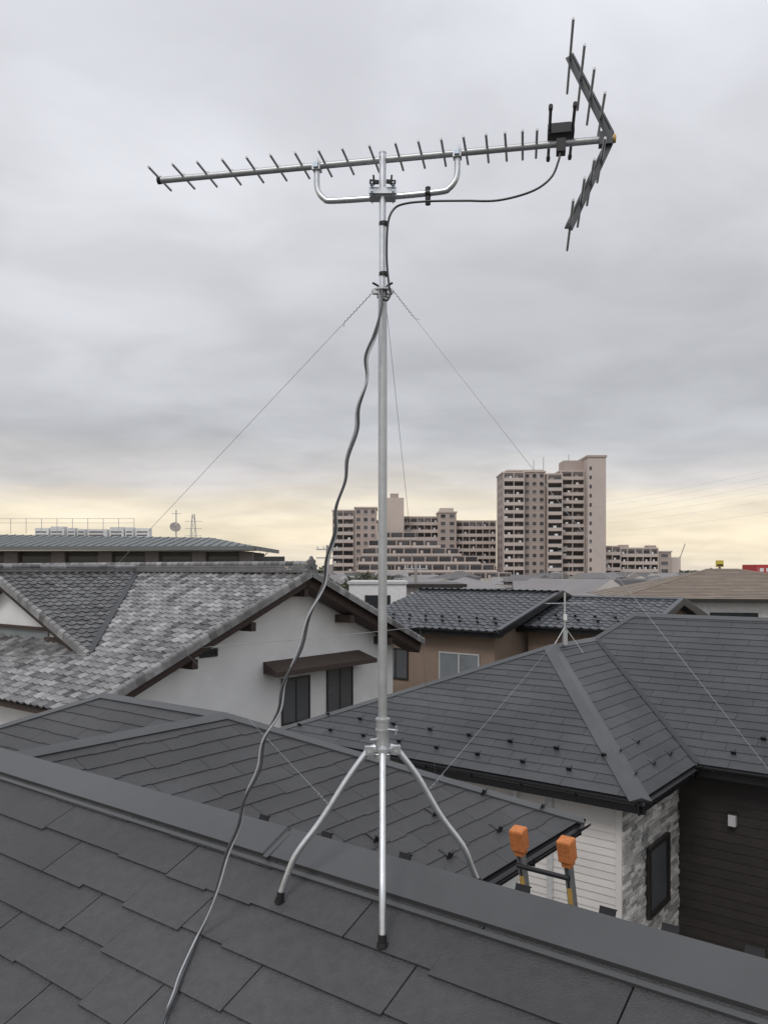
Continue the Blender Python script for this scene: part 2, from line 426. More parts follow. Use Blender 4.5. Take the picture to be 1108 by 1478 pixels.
for sg in(-1,1):
    tip=W(.655,2.932-.18*.655,BZ-sg*.300)
    st=ap+ZV*sg*.012
    rf.beam(st,tip+(tip-st)*.02,.004,.026,'darkmetal',side=ED)
    rf.beam(st,tip+(tip-st)*.02,.016,.006,'darkmetal',side=ED,up=.013)
    for f,hl in((.22,.155),(.48,.17),(.72,.19),(.99,.21)):
        c=st.lerp(tip,f)
        rf.tube([c-ED*hl,c+ED*hl],.0048,'alu',8)
rf.cbox(bm_(.775),BD,ED,.045,.034,.045,'darkmetal')
us=ant['boom_support']
pts=[bm_(-.250,.0,.0)-ZV*.012,bm_(-.250)-ZV*.07,bm_(-.243)-ZV*.10,bm_(-.222)-ZV*.125,bm_(-.19)-ZV*.135,bm_(0)-ZV*.138,bm_(.2)-ZV*.135,bm_(.235)-ZV*.125,bm_(.257)-ZV*.10,bm_(.265)-ZV*.07,bm_(.265)-ZV*.012]
us.tube(spline(pts,4),.0112,'galv',14)
for X in(-.250,.265):
    us.cbox(bm_(X)-ZV*.004,BD,ED,.030,.036,.030,'galvdull')
    us.cbox(bm_(X)-ZV*.006-ED*.021,BD,ED,.018,.010,.016,'blue')
    us.tube([bm_(X+.008)-ZV*.0-ED*.02,bm_(X+.008)+ZV*.02-ED*.02],.003,'galv',6)
cl=ant['mast_clamp']
cc=W(MX,MY,BZ+.138)
cl.cbox(cc+Vector((0,.012,0)),(1,0,0),(0,1,0),.095,.05,.032,'galvdull')
cl.cbox(cc+Vector((0,-.022,0)),(1,0,0),(0,1,0),.10,.006,.022,'galv')
for sx in(-.038,.038):
    for sz in(-.012,.016):
        cl.tube([cc+Vector((sx,-.05,sz)),cc+Vector((sx,.05,sz))],.003,'galv',8)
        cl.cbox(cc+Vector((sx,-.034,sz)),(1,0,0),(0,1,0),.014,.010,.010,'blue')
for sx in(-.03,.03):
    cl.tube([cc+Vector((sx,-.02,.02)),cc+Vector((sx*1.1,-.035,.050))],.0035,'plastic',8)
    cl.cbox(cc+Vector((sx,-.04,.022)),(1,.2,0),(0,0,1),.034,.012,.01,'plastic')
tp=ant['cable_ties']
for d in(-1.075,-1.258): tp.tube([W(MX+.004,MY-.003,d),W(MX+.004,MY-.003,d+.012)],.0175,'plastic',16)
tp.tube([bm_(.16)-ZV*.115,bm_(.16)-ZV*.178],.010,'plastic',10); tp.tube([bm_(.16)-ZV*.137-BD*.009,bm_(.16)-ZV*.137+BD*.009],.015,'plastic',12)
cx=ant['coax_drop']
cx.tube(spline([W(.618,2.80,-1.465),W(.612,2.795,-1.43),W(.585,2.795,-1.37),W(.52,2.80,-1.325),W(.404,2.815,-1.300),W(.287,2.84,-1.310),W(.164,2.87,-1.322),W(.077,2.88,-1.318),W(.035,2.875,-1.295),W(.014,2.873,-1.24),W(.010,2.873,-1.12),W(.018,2.868,-1.02),W(.024,2.865,-.99),W(.010,2.862,-.962),W(-.010,2.865,-.975),W(-.015,2.868,-1.0)],8),.0040,'cable',8)
ant.done()

# two coax runs side by side, hanging in loose waves from the mast and running over the roof
hc=Thing('coax_cable')
base=[(-.012,2.87,-1.01),(-.014,2.85,-.91),(-.032,2.84,-.83),(-.062,2.83,-.75),(-.060,2.83,-.67),(-.092,2.82,-.57),(-.098,2.82,-.49),(-.130,2.81,-.39),(-.137,2.81,-.31),(-.168,2.8,-.21),(-.169,2.8,-.13),(-.198,2.8,-.03),(-.210,2.8,.06),(-.264,2.79,.17),(-.293,2.79,.28),(-.347,2.78,.40),(-.365,2.78,.50),(-.420,2.78,.60),(-.437,2.78,.70),(-.484,2.78,.80),(-.505,2.78,.90),(-.546,2.775,1.0),(-.576,2.765,1.11),(-.615,2.765,1.215)]
def roof_drop(x,y):
    pc=x*P2[0]+(y-2.9)*P2[1]; return RD+T46*abs(pc)
for x_,y_ in [(-.647,2.766),(-.657,2.70),(-.668,2.62),(-.672,2.55),(-.680,2.48),(-.678,2.38),(-.69,2.25),(-.66,2.1),(-.60,1.9)]:
    base.append((x_,y_,roof_drop(x_,y_)-.024))
cen=spline([W(*q) for q in base],10)
for ph,k,r in((0,'cablemid',.0052),(math.pi,'cablegrey',.0036)):
    L_=0; path=[]
    for i,c in enumerate(cen):
        if i: L_+=(cen[i]-cen[i-1]).length
        d=(cen[min(i+1,len(cen)-1)]-cen[max(i-1,0)]).normalized()
        s1=d.cross(Vector((0,1,.1))).normalized(); s2=d.cross(s1)
        an=L_*2*math.pi/.62+1.0*math.sin(L_*4.1)+ph
        path.append(c+(s1*math.cos(an)+s2*math.sin(an))*.0046)
    hc['strand_dark' if ph==0 else 'strand_light'].tube(path,r,k,8)
hc.done()

# guy wires
gw=Thing('guy_wires')
def wire(T,part,a,b,sag=0,r=.0009,k='wire',n=14):
    a=Vector(a); b=Vector(b); pts=[]
    for i in range(n+1):
        t=i/n; pts.append(a.lerp(b,t)-ZV*sag*4*t*(1-t))
    T[part].tube(pts,r,k,5)
ringL=W(MX-.04,MY,-1.0); ringR=W(MX+.04,MY-.01,-1.005); ringB=W(MX+.01,MY+.04,-1.0)
wire(gw,'wire_west',ringL,own(3.35,0,RD-.03)); wire(gw,'wire_east',ringR,own(-1.7,0,RD-.03))
wire(gw,'wire_north',ringB,own(1.33,2.45,RD+T46*2.45-.02)) 
def tail(a,b,part):
    a=Vector(a); b=Vector(b); d=(b-a).normalized(); s1=d.cross(Vector((0,1,0))).normalized(); s2=d.cross(s1); pts=[]
    for i in range(60):
        l=i*.0025; an=i*.9; pts.append(a+d*l+(s1*math.cos(an)+s2*math.sin(an))*.0025)
    pts.append(pts[-1]+d*.02+s1*.012)
    gw[part].tube(pts,.0010,'wire',5)
tail(ringL,own(3.35,0,RD-.03),'tail_west'); tail(ringR,own(-1.7,0,RD-.03),'tail_east')
gw.done()
sw=Thing('stay_wires')
wire(sw,'stay_left',W(-.185,2.868,.865),G((-1.89,21),.68,-3.6,1.95),0,.0011)
wire(sw,'stay_right',W(.165,2.915,.81),W(3.69,16.28,1.28),0,.0011)
for sgn,q in((-1,W(-.185,2.868,.865)),(1,W(.165,2.915,.81))):
    sw['coils'].tube([q+Vector((sgn*.004*i+.0,.012*math.cos(i*2.2),.008*math.sin(i*2.2)-.004*(-i))) for i in range(14)],.0010,'wire',5)
sw.done()

# ================================================================== LADDER
ld=Thing('extension_ladder')
la=Vector((.94,5.6,H-1.83)); lb=la-RV*.36
dn=(PV*.24-ZV).normalized(); ln=dn.cross(RV).normalized()
for q in(la,lb):
    ld['rails'].box(q+dn*.10-RV*.020-PV*.032, dn*7.2, RV*.012, PV*.064,'galv')
    ld['rails'].box(q+dn*.10+RV*.008-PV*.032, dn*7.2, RV*.012, PV*.064,'galv')
    ld['rails'].box(q+dn*.10-RV*.008+PV*.0, dn*7.2, RV*.016, PV*.008,'galvdull')
    # rectangular moulded rubber cap, rounded only at the corners
    c=q; prof=[(.0,.044,.040),(.004,.049,.046),(.014,.052,.050),(.150,.050,.050),(.156,.048,.048),(.158,.036,.040),(.195,.034,.040),(.198,.028,.036)]
    ring=((-1,-.82),(-.94,-.95),(-.82,-1),(.82,-1),(.94,-.95),(1,-.82),(1,.82),(.94,.95),(.82,1),(-.82,1),(-.94,.95),(-1,.82)); R_=len(ring)
    rings=[[c+dn*t_+RV*hx*a_+ln*hy*b_ for a_,b_ in ring] for (t_,hx,hy) in prof]
    vs=[p for r_ in rings for p in r_]
    fs=[(i*R_+j,i*R_+(j+1)%R_,(i+1)*R_+(j+1)%R_,(i+1)*R_+j) for i in range(len(rings)-1) for j in range(R_)]
    ld['rubber_caps'].raw(vs,fs,'orange',.5,False); ld['rubber_caps'].face(rings[0][::-1],'orange'); ld['rubber_caps'].face(rings[-1],'orange')
    for j_ in range(3): ld['cap_grooves'].box(c+dn*(.05+.03*j_)-RV*.040-PV*.0515,RV*.08,PV*.004,dn*.006,'orange',0)
    ld['labels'].box(q+dn*.36-RV*.021-PV*.036, dn*.12, RV*.034, PV*.002,'yellow')
for i in range(2,22):
    c=la+dn*(.02+.33*i); ld['rungs'].tube([c,c-RV*.36],.014,'galvdull',8)
ld['hook_bar'].tube([la+dn*.275+RV*.01-PV*.05,lb+dn*.275-RV*.02-PV*.05],.018,'plastic',12)
ld.done()

# ================================================================== HOUSE C (right, grey slate, stone corner)
hcx=Thing('grey_slate_house')
Cc=W(3.655,11.33,3.3); Lc=Cc+RV*7.57; Q=W(3.35,16.0,1.56); V=Cc+PV*2.63
Tt=V+(RV+PV)*3.09; Tt.z=H-1.56
E_=V+PV*4.0+RV*2.53; E_.z=H-1.3
E_=Vector((E_.x,E_.y,H-1.3)); R1=E_-RV*10.5; Vr=V-RV*8
c1=[Lc,Cc,Q]
n2=(V-Cc).cross(Q-Cc).normalized(); 
if n2.z<0: n2=-n2
Tt.z=Cc.z-((Tt.x-Cc.x)*n2.x+(Tt.y-Cc.y)*n2.y)/n2.z
c2=[Cc,V,Tt,Q]
c3=[V,Vr,Vector((Vr.x+PV.x*4,Vr.y+PV.y*4,H-1.3)),E_,Tt]
n3=(Vr-V).cross(Tt-V).normalized(); n3=n3 if n3.z>0 else -n3
for q in(E_,c3[2]): q.z=V.z-((q.x-V.x)*n3.x+(q.y-V.y)*n3.y)/n3.z
c3=[V,Vr,c3[2],E_,Tt]
for nm,pl in(('roof_west',c1),('roof_corner',c2),('roof_main',c3)):
    shingles(hcx[nm],pl,'slate_c',expo=.21,width=.91,th=.012,notch=.01,tabs=2,gap=.006)
Lb=Lc+PV*7; bk=[Lc,Q,Tt,Lb]
hcx['roof_back'].face([Lc,Lb,Tt,Q],'slate_c'); hcx['roof_back'].face([c3[2],E_,E_+PV*5-ZV*2.4,c3[2]+PV*5-ZV*2.4],'slate_c')
hcx['roof_back'].face([Tt,E_,E_+PV*5-ZV*2.4,Lb],'slate_c')
nb=pn([Lc,Lb,Q])
cap(hcx['caps'],Cc,Q,pn(c1),pn(c2),w=.17,lift=.03,fold=.03); cap(hcx['caps'],Lc,Q,pn(c1),nb,w=.12)
cap(hcx['caps'],Q,Tt,pn(c2),nb,w=.12); cap(hcx['caps'],E_,c3[2],pn(c3),(PV*.45+ZV).normalized(),w=.13); cap(hcx['caps'],Tt,E_,pn(c3),nb,w=.11)
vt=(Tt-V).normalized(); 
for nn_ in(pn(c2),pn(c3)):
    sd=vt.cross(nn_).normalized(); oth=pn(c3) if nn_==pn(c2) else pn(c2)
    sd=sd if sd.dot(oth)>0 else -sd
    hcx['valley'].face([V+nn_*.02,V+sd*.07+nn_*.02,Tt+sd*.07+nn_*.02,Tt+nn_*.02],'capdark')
gutter(hcx['gutter'],Lc,Cc-RV*.06,-PV,fas=.2); gutter(hcx['gutter'],Cc-PV*.06,V,-RV,fas=.2); gutter(hcx['gutter'],V,Vr,-PV,fas=.2)
for up_,st in((.35,.1),(.80,.5)):
    snowguards(hcx['snow_guards'],Lc+(Cc-Lc).normalized()*.5,Cc+RV*.5,c1,up_,.82,start=st,sz=.07)
    snowguards(hcx['snow_guards'],Cc+PV*.5,V,c2,up_,.82,start=st,sz=.07)
    snowguards(hcx['snow_guards'],V-RV*.4,Vr,c3,up_,.82,start=st,sz=.07)
ez=H-3.5
w1=Cc+(RV+PV)*.48; w2=V+(RV+PV)*.48; w0=Lc+(PV-RV)*.48; w3=Vr+(RV*0+PV)*.48
def soffit(a,b,c,d): hcx['soffit'].face([Vector((q.x,q.y,ez)) for q in(a,b,c,d)],'black')
soffit(Lc,Cc,w1,w0); soffit(Cc,V,w2,w1); soffit(V,Vr,w3,w2)
clapboard(hcx['wall_siding'],w0,w1,0,ez,-PV,'siding',.12,.016)
clapboard(hcx['wall_dark'],w2,w3,0,ez,-PV,'darksiding',.16,.014)
sl=(w2-w1).length; hcx['wall_stone'].box(Vector((w1.x,w1.y,0))-RV*.01,PV*sl,RV*.01,ZV*ez,'mortar')
z=0.0
while z<ez-.06:
    if z>0:
        x=0.0
        while x<sl-.02:
            ww=min(random.uniform(.10,.34),sl-x); hh=random.choice([.06,.075])
            hcx['wall_stone'].box(Vector((w1.x,w1.y,z+.003))-RV*.01+PV*(x+.003),PV*(ww-.006),-RV*random.uniform(.008,.045),ZV*.068,'stone',random.random())
            x+=ww
    z+=.074
window(hcx,Vector((w1.x,w1.y,ez-2.12))+PV*.95-RV*.052,PV,-RV,1.0,1.15,glass='glassd',mull=0,fw=.07,proud=.06)
lm=Vector((w2.x,w2.y,ez-.75))-RV*.95-PV*.02
hcx['wall_lamp'].cbox(lm-PV*.06,RV,PV,.12,.1,.2,'framew'); hcx['wall_lamp'].cbox(lm-PV*.06+ZV*.11,RV,PV,.14,.12,.02,'frame')
dp=Vector((w1.x,w1.y,0))+RV*1.75-PV*.07
hcx['downpipe'].tube([dp,dp+ZV*ez],.035,'white',10)
dp=Vector((w1.x,w1.y,0))+RV*1.1-PV*.02
hcx['downpipe'].box(dp,RV*.1,-PV*.02,ZV*(ez-.1),'framew')
hcx['wall_siding'].box(Vector((w1.x,w1.y,0))-PV*.03-RV*.02,RV*.09,PV*.03,ZV*ez,'siding')
window(hcx,Vector((w1.x,w1.y,ez-1.9))+RV*4.6-PV*.02,-RV,-PV,1.6,1.1,frame='framew')
hcx.done()
tm=Thing('rooftop_aerial')
tm['pole'].tube([W(3.69,16.28,1.60),W(3.69,16.28,.50)],.020,'galv',10)
tm['boom'].tube([W(3.3,16.2,.72),W(4.3,16.4,.72)],.010,'alu',8)
for i in range(9): tm['elements'].tube([W(3.32+i*.11,16.05+i*.022,.72),W(3.28+i*.11,16.35+i*.022,.72)],.004,'alu',6)
tm['brackets'].cbox(W(3.69,16.25,1.42),(1,0,0),(0,1,0),.08,.09,.28,'galvdull')
tm['brackets'].cbox(W(3.69,16.25,1.0),(1,0,0),(0,1,0),.06,.08,.12,'white')
for fx,fy in((-.35,-.2),(.35,-.1),(0,.4)): tm['legs'].tube([W(3.69,16.28,1.2),W(3.69+fx,16.28+fy,1.72)],.009,'galvdull',6)
tm.done()

# ================================================================== HOUSE D (traditional tiled house)
hd=Thing('traditional_tiled_house'); OD=(-1.89,21.0); TD=.42; DD=.14
def dh(a,b,d): return G(OD,a,b,d)
fr=[dh(0,0,DD),dh(18,0,DD),dh(18,-6.6,DD+TD*6.6),dh(0,-6.6,DD+TD*6.6)]
pantiles(hd['roof_front'],fr,'kawara')
re_=[dh(0,0,DD),dh(18,0,DD),dh(18,5.2,DD+TD*5.2),dh(0,5.2,DD+TD*5.2)]
pantiles(hd['roof_rear'],re_,'kawara')
q0,q1,q2=dh(7.6,0,DD),dh(7.6,-4.7,DD),dh(2.9,-4.7,DD+TD*4.7)
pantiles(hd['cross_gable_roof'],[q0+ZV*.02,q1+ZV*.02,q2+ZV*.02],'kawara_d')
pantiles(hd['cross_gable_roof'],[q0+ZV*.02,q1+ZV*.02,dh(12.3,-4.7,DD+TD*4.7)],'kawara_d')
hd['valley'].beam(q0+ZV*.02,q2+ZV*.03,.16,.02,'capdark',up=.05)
def tile_ridge(a,b,part,h=.20):
    a=Vector(a); b=Vector(b); d=(b-a).normalized(); sd=d.cross(ZV).normalized(); l=(b-a).length
    for i in range(4):
        w=.25-.02*i
        hd[part].box(a-sd*w/2+ZV*(h*i/4-.01),d*l,sd*w,ZV*(h/4-.008),'kawara',.30+.1*(i%2))
    x=0
    while x<l:
        e=min(x+.27,l); t=random.gauss(.4,.2)
        hd[part].tube([a+d*x+ZV*(h+.02),a+d*(e-.01)+ZV*(h+.02)],[.085,.078],'kawara',10,t); x=e
def oni(c,d,part,s=1):
    c=Vector(c); d=Vector(d); sd=d.cross(ZV).normalized()
    prof=[(-.2,-.05),(-.24,.08),(-.17,.12),(-.2,.22),(-.12,.24),(-.13,.34),(-.05,.38),(0,.46),(.05,.38),(.13,.34),(.12,.24),(.2,.22),(.17,.12),(.24,.08),(.2,-.05)]
    A_=[c+sd*x*s+ZV*y*s for x,y in prof]; B_=[q+d*.09*s for q in A_]
    hd[part].face(A_,'kawara',.25); hd[part].face(B_[::-1],'kawara',.25)
    for i in range(len(prof)): j=(i+1)%len(prof); hd[part].face([A_[i],A_[j],B_[j],B_[i]],'kawara',.25)
    hd[part].tube([c+ZV*.2*s-d*.02,c+ZV*.2*s+d*.13*s],.07*s,'kawara_d',12)
tile_ridge(dh(.1,0,DD-.03),dh(18,0,DD-.03),'ridge')
tile_ridge(dh(7.6,-.1,DD-.03),dh(7.6,-4.6,DD-.03),'ridge',.12)
oni(dh(.08,0,DD-.0),-RV,'ridge_ornament'); oni(dh(7.6,-4.6,DD-.0),-PV,'ridge_ornament',.8)
def verge(a,b,part,off,barge_d):
    a=Vector(a); b=Vector(b); d=(b-a).normalized(); l=(b-a).length; x=0
    while x<l:
        e=min(x+.235,l); t=random.gauss(.45,.2)
        hd[part].tube([a+d*x+ZV*.05,a+d*(e+.01)+ZV*.065],[.07,.075],'kawara',8,t)
        hd[part].beam(a+d*x+off*.07-ZV*.02,a+d*e+off*.07-ZV*.02,.02,.14,'kawara',t=t); x=e
    hd['bargeboards'].beam(a+barge_d-ZV*.20,b+barge_d-ZV*.20,.05,.24,'wood')
    hd['bargeboards'].beam(a+barge_d-ZV*.34-off*.25,b+barge_d-ZV*.34-off*.25,.5,.03,'wood')
    hd['bargeboards'].beam(a+barge_d-ZV*.085+off*.02,b+barge_d-ZV*.085+off*.02,.07,.05,'wood')
verge(dh(.06,0,DD),dh(.06,-6.6,DD+TD*6.6),'verge_tiles',-RV,RV*.12)
verge(dh(.06,0,DD),dh(.06,5.2,DD+TD*5.2),'verge_tiles',-RV,RV*.12)
verge(q1,q2,'verge_tiles',-PV,PV*.12); verge(q1,dh(12.3,-4.7,DD+TD*4.7),'verge_tiles',-PV,PV*.12)
wa=.8
hd['gable_wall'].face([dh(wa,-5.9,H),dh(wa,4.6,H),dh(wa,4.6,DD+TD*4.6+.25),dh(wa,0,DD+.25),dh(wa,-5.9,DD+TD*5.9+.25)],'stucco')
hd['front_wall'].face([dh(wa,-5.9,H),dh(18,-5.9,H),dh(18,-5.9,DD+TD*5.9+.3),dh(wa,-5.9,DD+TD*5.9+.3)],'stucco')
hd['rear_wall'].face([dh(wa,4.6,H),dh(18,4.6,H),dh(18,4.6,DD+TD*4.6+.3),dh(wa,4.6,DD+TD*4.6+.3)],'stucco')
hd['cross_gable_wall'].face([dh(3.2,-4.15,DD+TD*4.4),dh(12,-4.15,DD+TD*4.4),dh(7.6,-4.15,DD+.2)],'stucco')
hd['bargeboards'].beam(dh(.1,-6.5,DD+TD*6.6+.12),dh(18,-6.5,DD+TD*6.6+.12),.04,.16,'wood')
hd['soffit'].face([dh(.1,-6.5,DD+TD*6.6+.18),dh(18,-6.5,DD+TD*6.6+.18),dh(18,-5.9,DD+TD*6.6+.1),dh(.1,-5.9,DD+TD*6.6+.1)],'wood')
for b_ in(-5.6,-3.7,-1.9,0,1.9,3.7):
    hd['purlins'].box(dh(.2,b_-.08,DD+TD*abs(b_)+.62),RV*.62,PV*.16,ZV*.22,'wood')
hd['cross_gable_wall'].box(dh(5.6,-4.2,2.0),RV*2.6,PV*.04,ZV*.35,'glassf'); hd['bargeboards'].box(dh(5.4,-4.28,1.66),RV*3.0,PV*.12,ZV*.08,'wood')
hd['bargeboards'].box(dh(3.4,-4.30,1.98),RV*2.2,PV*.14,ZV*.16,'wood')
hb0,hb1=-1.0,2.9
hd['window_hood'].face([dh(wa,hb0,2.44),dh(wa,hb1,2.44),dh(wa-.6,hb1+.1,2.66),dh(wa-.6,hb0-.1,2.66)],'wood')
hd['window_hood'].box(dh(wa-.61,hb0-.12,2.78),RV*.04,PV*(hb1-hb0+.24),ZV*.13,'wood')
hd['window_hood'].face([dh(wa,hb0,2.74),dh(wa,hb1,2.74),dh(wa-.6,hb1+.1,2.78),dh(wa-.6,hb0-.1,2.78)],'wood')
hd['window_hood'].face([dh(wa,hb0,2.44),dh(wa-.6,hb0-.1,2.66),dh(wa-.6,hb0-.1,2.78),dh(wa,hb0,2.74)],'wood')
window(hd,dh(wa-.01,-.35,4.2),PV,-RV,1.1,1.25,glass='glassd')
window(hd,dh(wa-.01,1.45,4.2),PV,-RV,1.15,1.35,glass='glassd')
window(hd,dh(wa-.01,-3.1,2.15),PV,-RV,.55,.20,glass='glass',mull=0)
hd.done()

# ================================================================== HOUSES F (mid, blue grey tiles, brown walls)
def gable_house(name,Rp,drop,t,df,dr,s,roofk,wallk,win=True):
    T=Thing(name); o=(Rp[0],Rp[1])
    f=[G(o,0,0,drop),G(o,s,0,drop),G(o,s,-df,drop+t*df),G(o,0,-df,drop+t*df)]
    k=[G(o,0,0,drop),G(o,s,0,drop),G(o,s,dr,drop+t*dr),G(o,0,dr,drop+t*dr)]
    pantiles(T['roof_front'],f,roofk,w=.30,expo=.30,amp=.03,th=.025,seg=6); pantiles(T['roof_rear'],k,roofk,w=.30,expo=.30,amp=.03,seg=5)
    cap(T['ridge'],f[0],f[1],pn(f),pn(k),w=.14,lift=.07,fold=.07,k=roofk)
    for e0,e1 in((f[0],f[3]),(k[0],k[3])):
        T['verge'].beam(e0-ZV*.06-RV*.02,e1-ZV*.06-RV*.02,.05,.24,'black'); 
        T['verge'].beam(e0+ZV*.05+RV*.03,e1+ZV*.05+RV*.03,.16,.05,roofk)
    gutter(T['gutter'],f[3],f[2],-PV,k='black',fas=.2)
    T['soffit'].face([f[3]-ZV*.2,f[2]-ZV*.2,f[2]-ZV*.2+PV*.6,f[3]-ZV*.2+PV*.6],'brownwall')
    wi=.45
    T['walls'].face([G(o,wi,-df+.5,H),G(o,wi,dr-.5,H),G(o,wi,dr-.5,drop+t*(dr-.5)+.1),G(o,wi,0,drop+.1),G(o,wi,-df+.5,drop+t*(df-.5)+.1)],wallk)
    T['walls'].face([G(o,wi,-df+.5,H),G(o,s-.3,-df+.5,H),G(o,s-.3,-df+.5,drop+t*df+.1),G(o,wi,-df+.5,drop+t*df+.1)],wallk)
    for u_,st in((.55,.2),(1.0,.5)): snowguards(T['snow_guards'],f[3]+RV*.2+ZV*.06,f[2]+ZV*.06,f,u_,.7,sz=.08,start=st)
    return T,o
T,o=gable_house('brown_wall_house',(6.46,29.0),.88,.25,4.6,4.4,6.2,'tile_f','brownwall')
window(T,G(o,2.6,-4.12,3.95),-RV,-PV,1.6,1.1,glass='glassf',frame='framew'); 
window(T,G(o,5.0,-4.12,3.95),-RV,-PV,1.1,1.1,glass='glassd',frame='frame')
T.done()
T,o=gable_house('brown_wall_house',(10.2,27.2),1.08,.25,3.5,3.1,4.6,'tile_f','brownwall'); 
window(T,G(o,3.2,-3.02,3.6),-RV,-PV,1.6,1.0,frame='framew'); T.done()

# tan hip-roof house on the right
T=Thing('tan_roof_house')
e=[W(13.4,46,1.75),W(30,43,1.75),W(31,54,1.75),W(14.5,57,1.75)]; a1,a2=W(20.4,50.4,.12),W(22.2,50.1,.12)
def striped(T,part,poly,k):
    shingles(T[part],poly,k,expo=.28,width=.9,th=.03,notch=0,tabs=1)
striped(T,'roof_front',[e[0],e[1],a2,a1],'tanroof'); striped(T,'roof_side',[e[0],a1,e[3]],'tanroof')
T['roof_back'].face([e[3],a1,a2,e[2]],'tanroof'); T['roof_back'].face([e[1],e[2],a2],'tanroof')
T['caps'].tube([e[0],a1,a2,e[1]],.09,'tanroof',8)
T['walls'].box(W(14.6,46.6,H),(14.8,-2.7,0),(1,9.5,0),(0,0,H-1.85),'white')
T['gutter'].beam(e[0]-ZV*.1,e[1]-ZV*.1,.12,.2,'frame')
wn=Vector((14.8,-2.7,0)).normalized(); wq=Vector((wn.y,-wn.x,0))
window(T,W(14.6,46.6,3.3)+wn*4.2+wq*.01,wn,wq,2.6,.75,mull=2,fw=.06)
window(T,W(14.6,46.6,3.3)+wn*9.2+wq*.01,wn,wq,1.6,.75,mull=1,fw=.06)
T.done()

# white flat-roofed house in the middle gap
T=Thing('white_flat_house')
T['walls'].box(W(-2.2,50,H),(3.6,0,0),(0,7,0),(0,0,H-1.0),'white'); T['parapet'].box(W(-2.3,49.9,1.0),(3.8,0,0),(0,7.2,0),(0,0,.15),'framew')
window(T,W(-1.2,49.99,2.6),(1,0,0),(0,-1,0),1.6,.9,frame='frame'); T.done()
T=Thing('balcony_house')
T['walls'].box(W(1.8,58,H),(3.9,0,0),(0,7,0),(0,0,H-1.4),'beigewall'); T['roof'].box(W(1.5,57.6,1.4),(4.5,0,0),(0,8,0),(0,0,.25),'frame')
for i in range(10): T['balcony'].box(W(2+.36*i,56.8,2.6),(.06,0,0),(0,.04,0),(0,0,.8),'white')
T['balcony'].box(W(1.9,56.75,1.82),(3.6,0,0),(0,.1,0),(0,0,.08),'white'); T['balcony'].box(W(1.9,56.8,2.7),(3.6,0,0),(0,1.2,0),(0,0,.12),'white')
window(T,W(2.6,57.99,2.6),(1,0,0),(0,-1,0),1.8,1.1); T.done()

# ================================================================== BUILDING E (low metal-roofed hall, left)
T=Thing('metal_roof_hall')
e0,e1=W(-30,40,-1.12),W(-6.5,40,-1.08); r0,r1=W(-30,44.5,-2.0),W(-9.6,44.5,-1.7); k1=W(-6.5,49,-1.08); k0=W(-30,49,-1.12)
T['roof'].face([e0,e1,r1,r0],'metalroof'); T['roof'].face([e1,k1,r1],'metalroof'); T['roof'].face([k1,k0,r0,r1],'metalroof')
x=-30
while x<-6.7:
    f=max(0,min(1,( -6.5-x)/3.1)); rz=1.7+.3*(-9.6-x)/20.4 if x<-9.6 else 1.7
    tp_=W(x,40+4.5*f,-1.1-(rz-1.1)*f)
    T['roof_seams'].beam(W(x,40,-1.10),tp_,.03,.03,'metalroof',up=.015); x+=.45
T['fascia'].box(W(-30,39.95,-.90),(23.5,0,0),(0,.1,0),(0,0,.21),'metalroof'); T['fascia'].box(W(-6.55,40.05,-.90),(.1,0,0),(0,9,0),(0,0,.21),'metalroof')
T['soffit'].face([W(-30,40,-.89),W(-6.5,40,-.89),W(-6.5,41.3,-.89),W(-30,41.3,-.89)],'greywall')
T['walls'].box(W(-30,41.0,H),(22.8,0,0),(0,7,0),(0,0,H+.88),'greywall')
for i in range(10):
    X=-29+i*2.4
    T['pilasters'].box(W(X,40.7,H),(.7,0,0),(0,.3,0),(0,0,H+.84),'pilaster')
    T['pilasters'].box(W(X+.7,40.85,.15),(1.7,0,0),(0,.15,0),(0,0,.16),'pilaster')
    T['window_glass'].box(W(X+.8,40.97,.0),(1.5,0,0),(0,.02,0),(0,0,.6),'glass')
for zz in(-2.85,-2.6): T['handrail'].box(W(-26,46,zz),(11.6,0,0),(0,.02,0),(0,0,.02),'galvdull')
for i in range(14): T['handrail'].box(W(-26+i*.89,46,-2.0),(.025,0,0),(0,.025,0),(0,0,.86),'galvdull')
X=-20.4
while X<-13.9:
    ww=random.choice([.45,.8,.8,1.1]); hh_=random.uniform(.50,.75)
    T['air_conditioners'].box(W(X,46.6,-1.7),(ww,0,0),(0,.5,0),(0,0,hh_),'white',random.random())
    for q in range(2): T['air_conditioners'].box(W(X+.06,46.58,-1.85-.19*q-.05),(ww*.75,0,0),(0,.02,0),(0,0,.06),'greywall')
    X+=ww+random.uniform(.08,.2)
T.done()
T=Thing('satellite_dish')
T['pole'].tube([W(-11.05,42.4,-1.2),W(-11.05,42.4,-3.1)],.03,'galvdull',8); T['pole'].tube([W(-11.3,42.4,-2.9),W(-10.8,42.4,-2.9)],.02,'galvdull',6)
vs=[];fs=[]
c=W(-11.05,42.2,-2.15); ax=Vector((.35,-.8,.45)).normalized(); s1=ax.cross(ZV).normalized(); s2=ax.cross(s1)
for i in range(6):
    rr=.29*i/5
    for j in range(18): an=2*math.pi*j/18; vs.append(c+(s1*math.cos(an)+s2*math.sin(an))*rr+ax*(rr*rr*.7))
for i in range(5):
    for j in range(18): q=(j+1)%18; fs.append((i*18+j,i*18+q,(i+1)*18+q,(i+1)*18+j))
T['dish'].raw(vs,fs,'beigewall',.5,True); T['feed_arm'].tube([c-s2*-.25,c+ax*.3],.012,'galvdull',6); T['feed_arm'].cbox(c+ax*.3,s1,s2,.06,.06,.1,'white'); T.done()

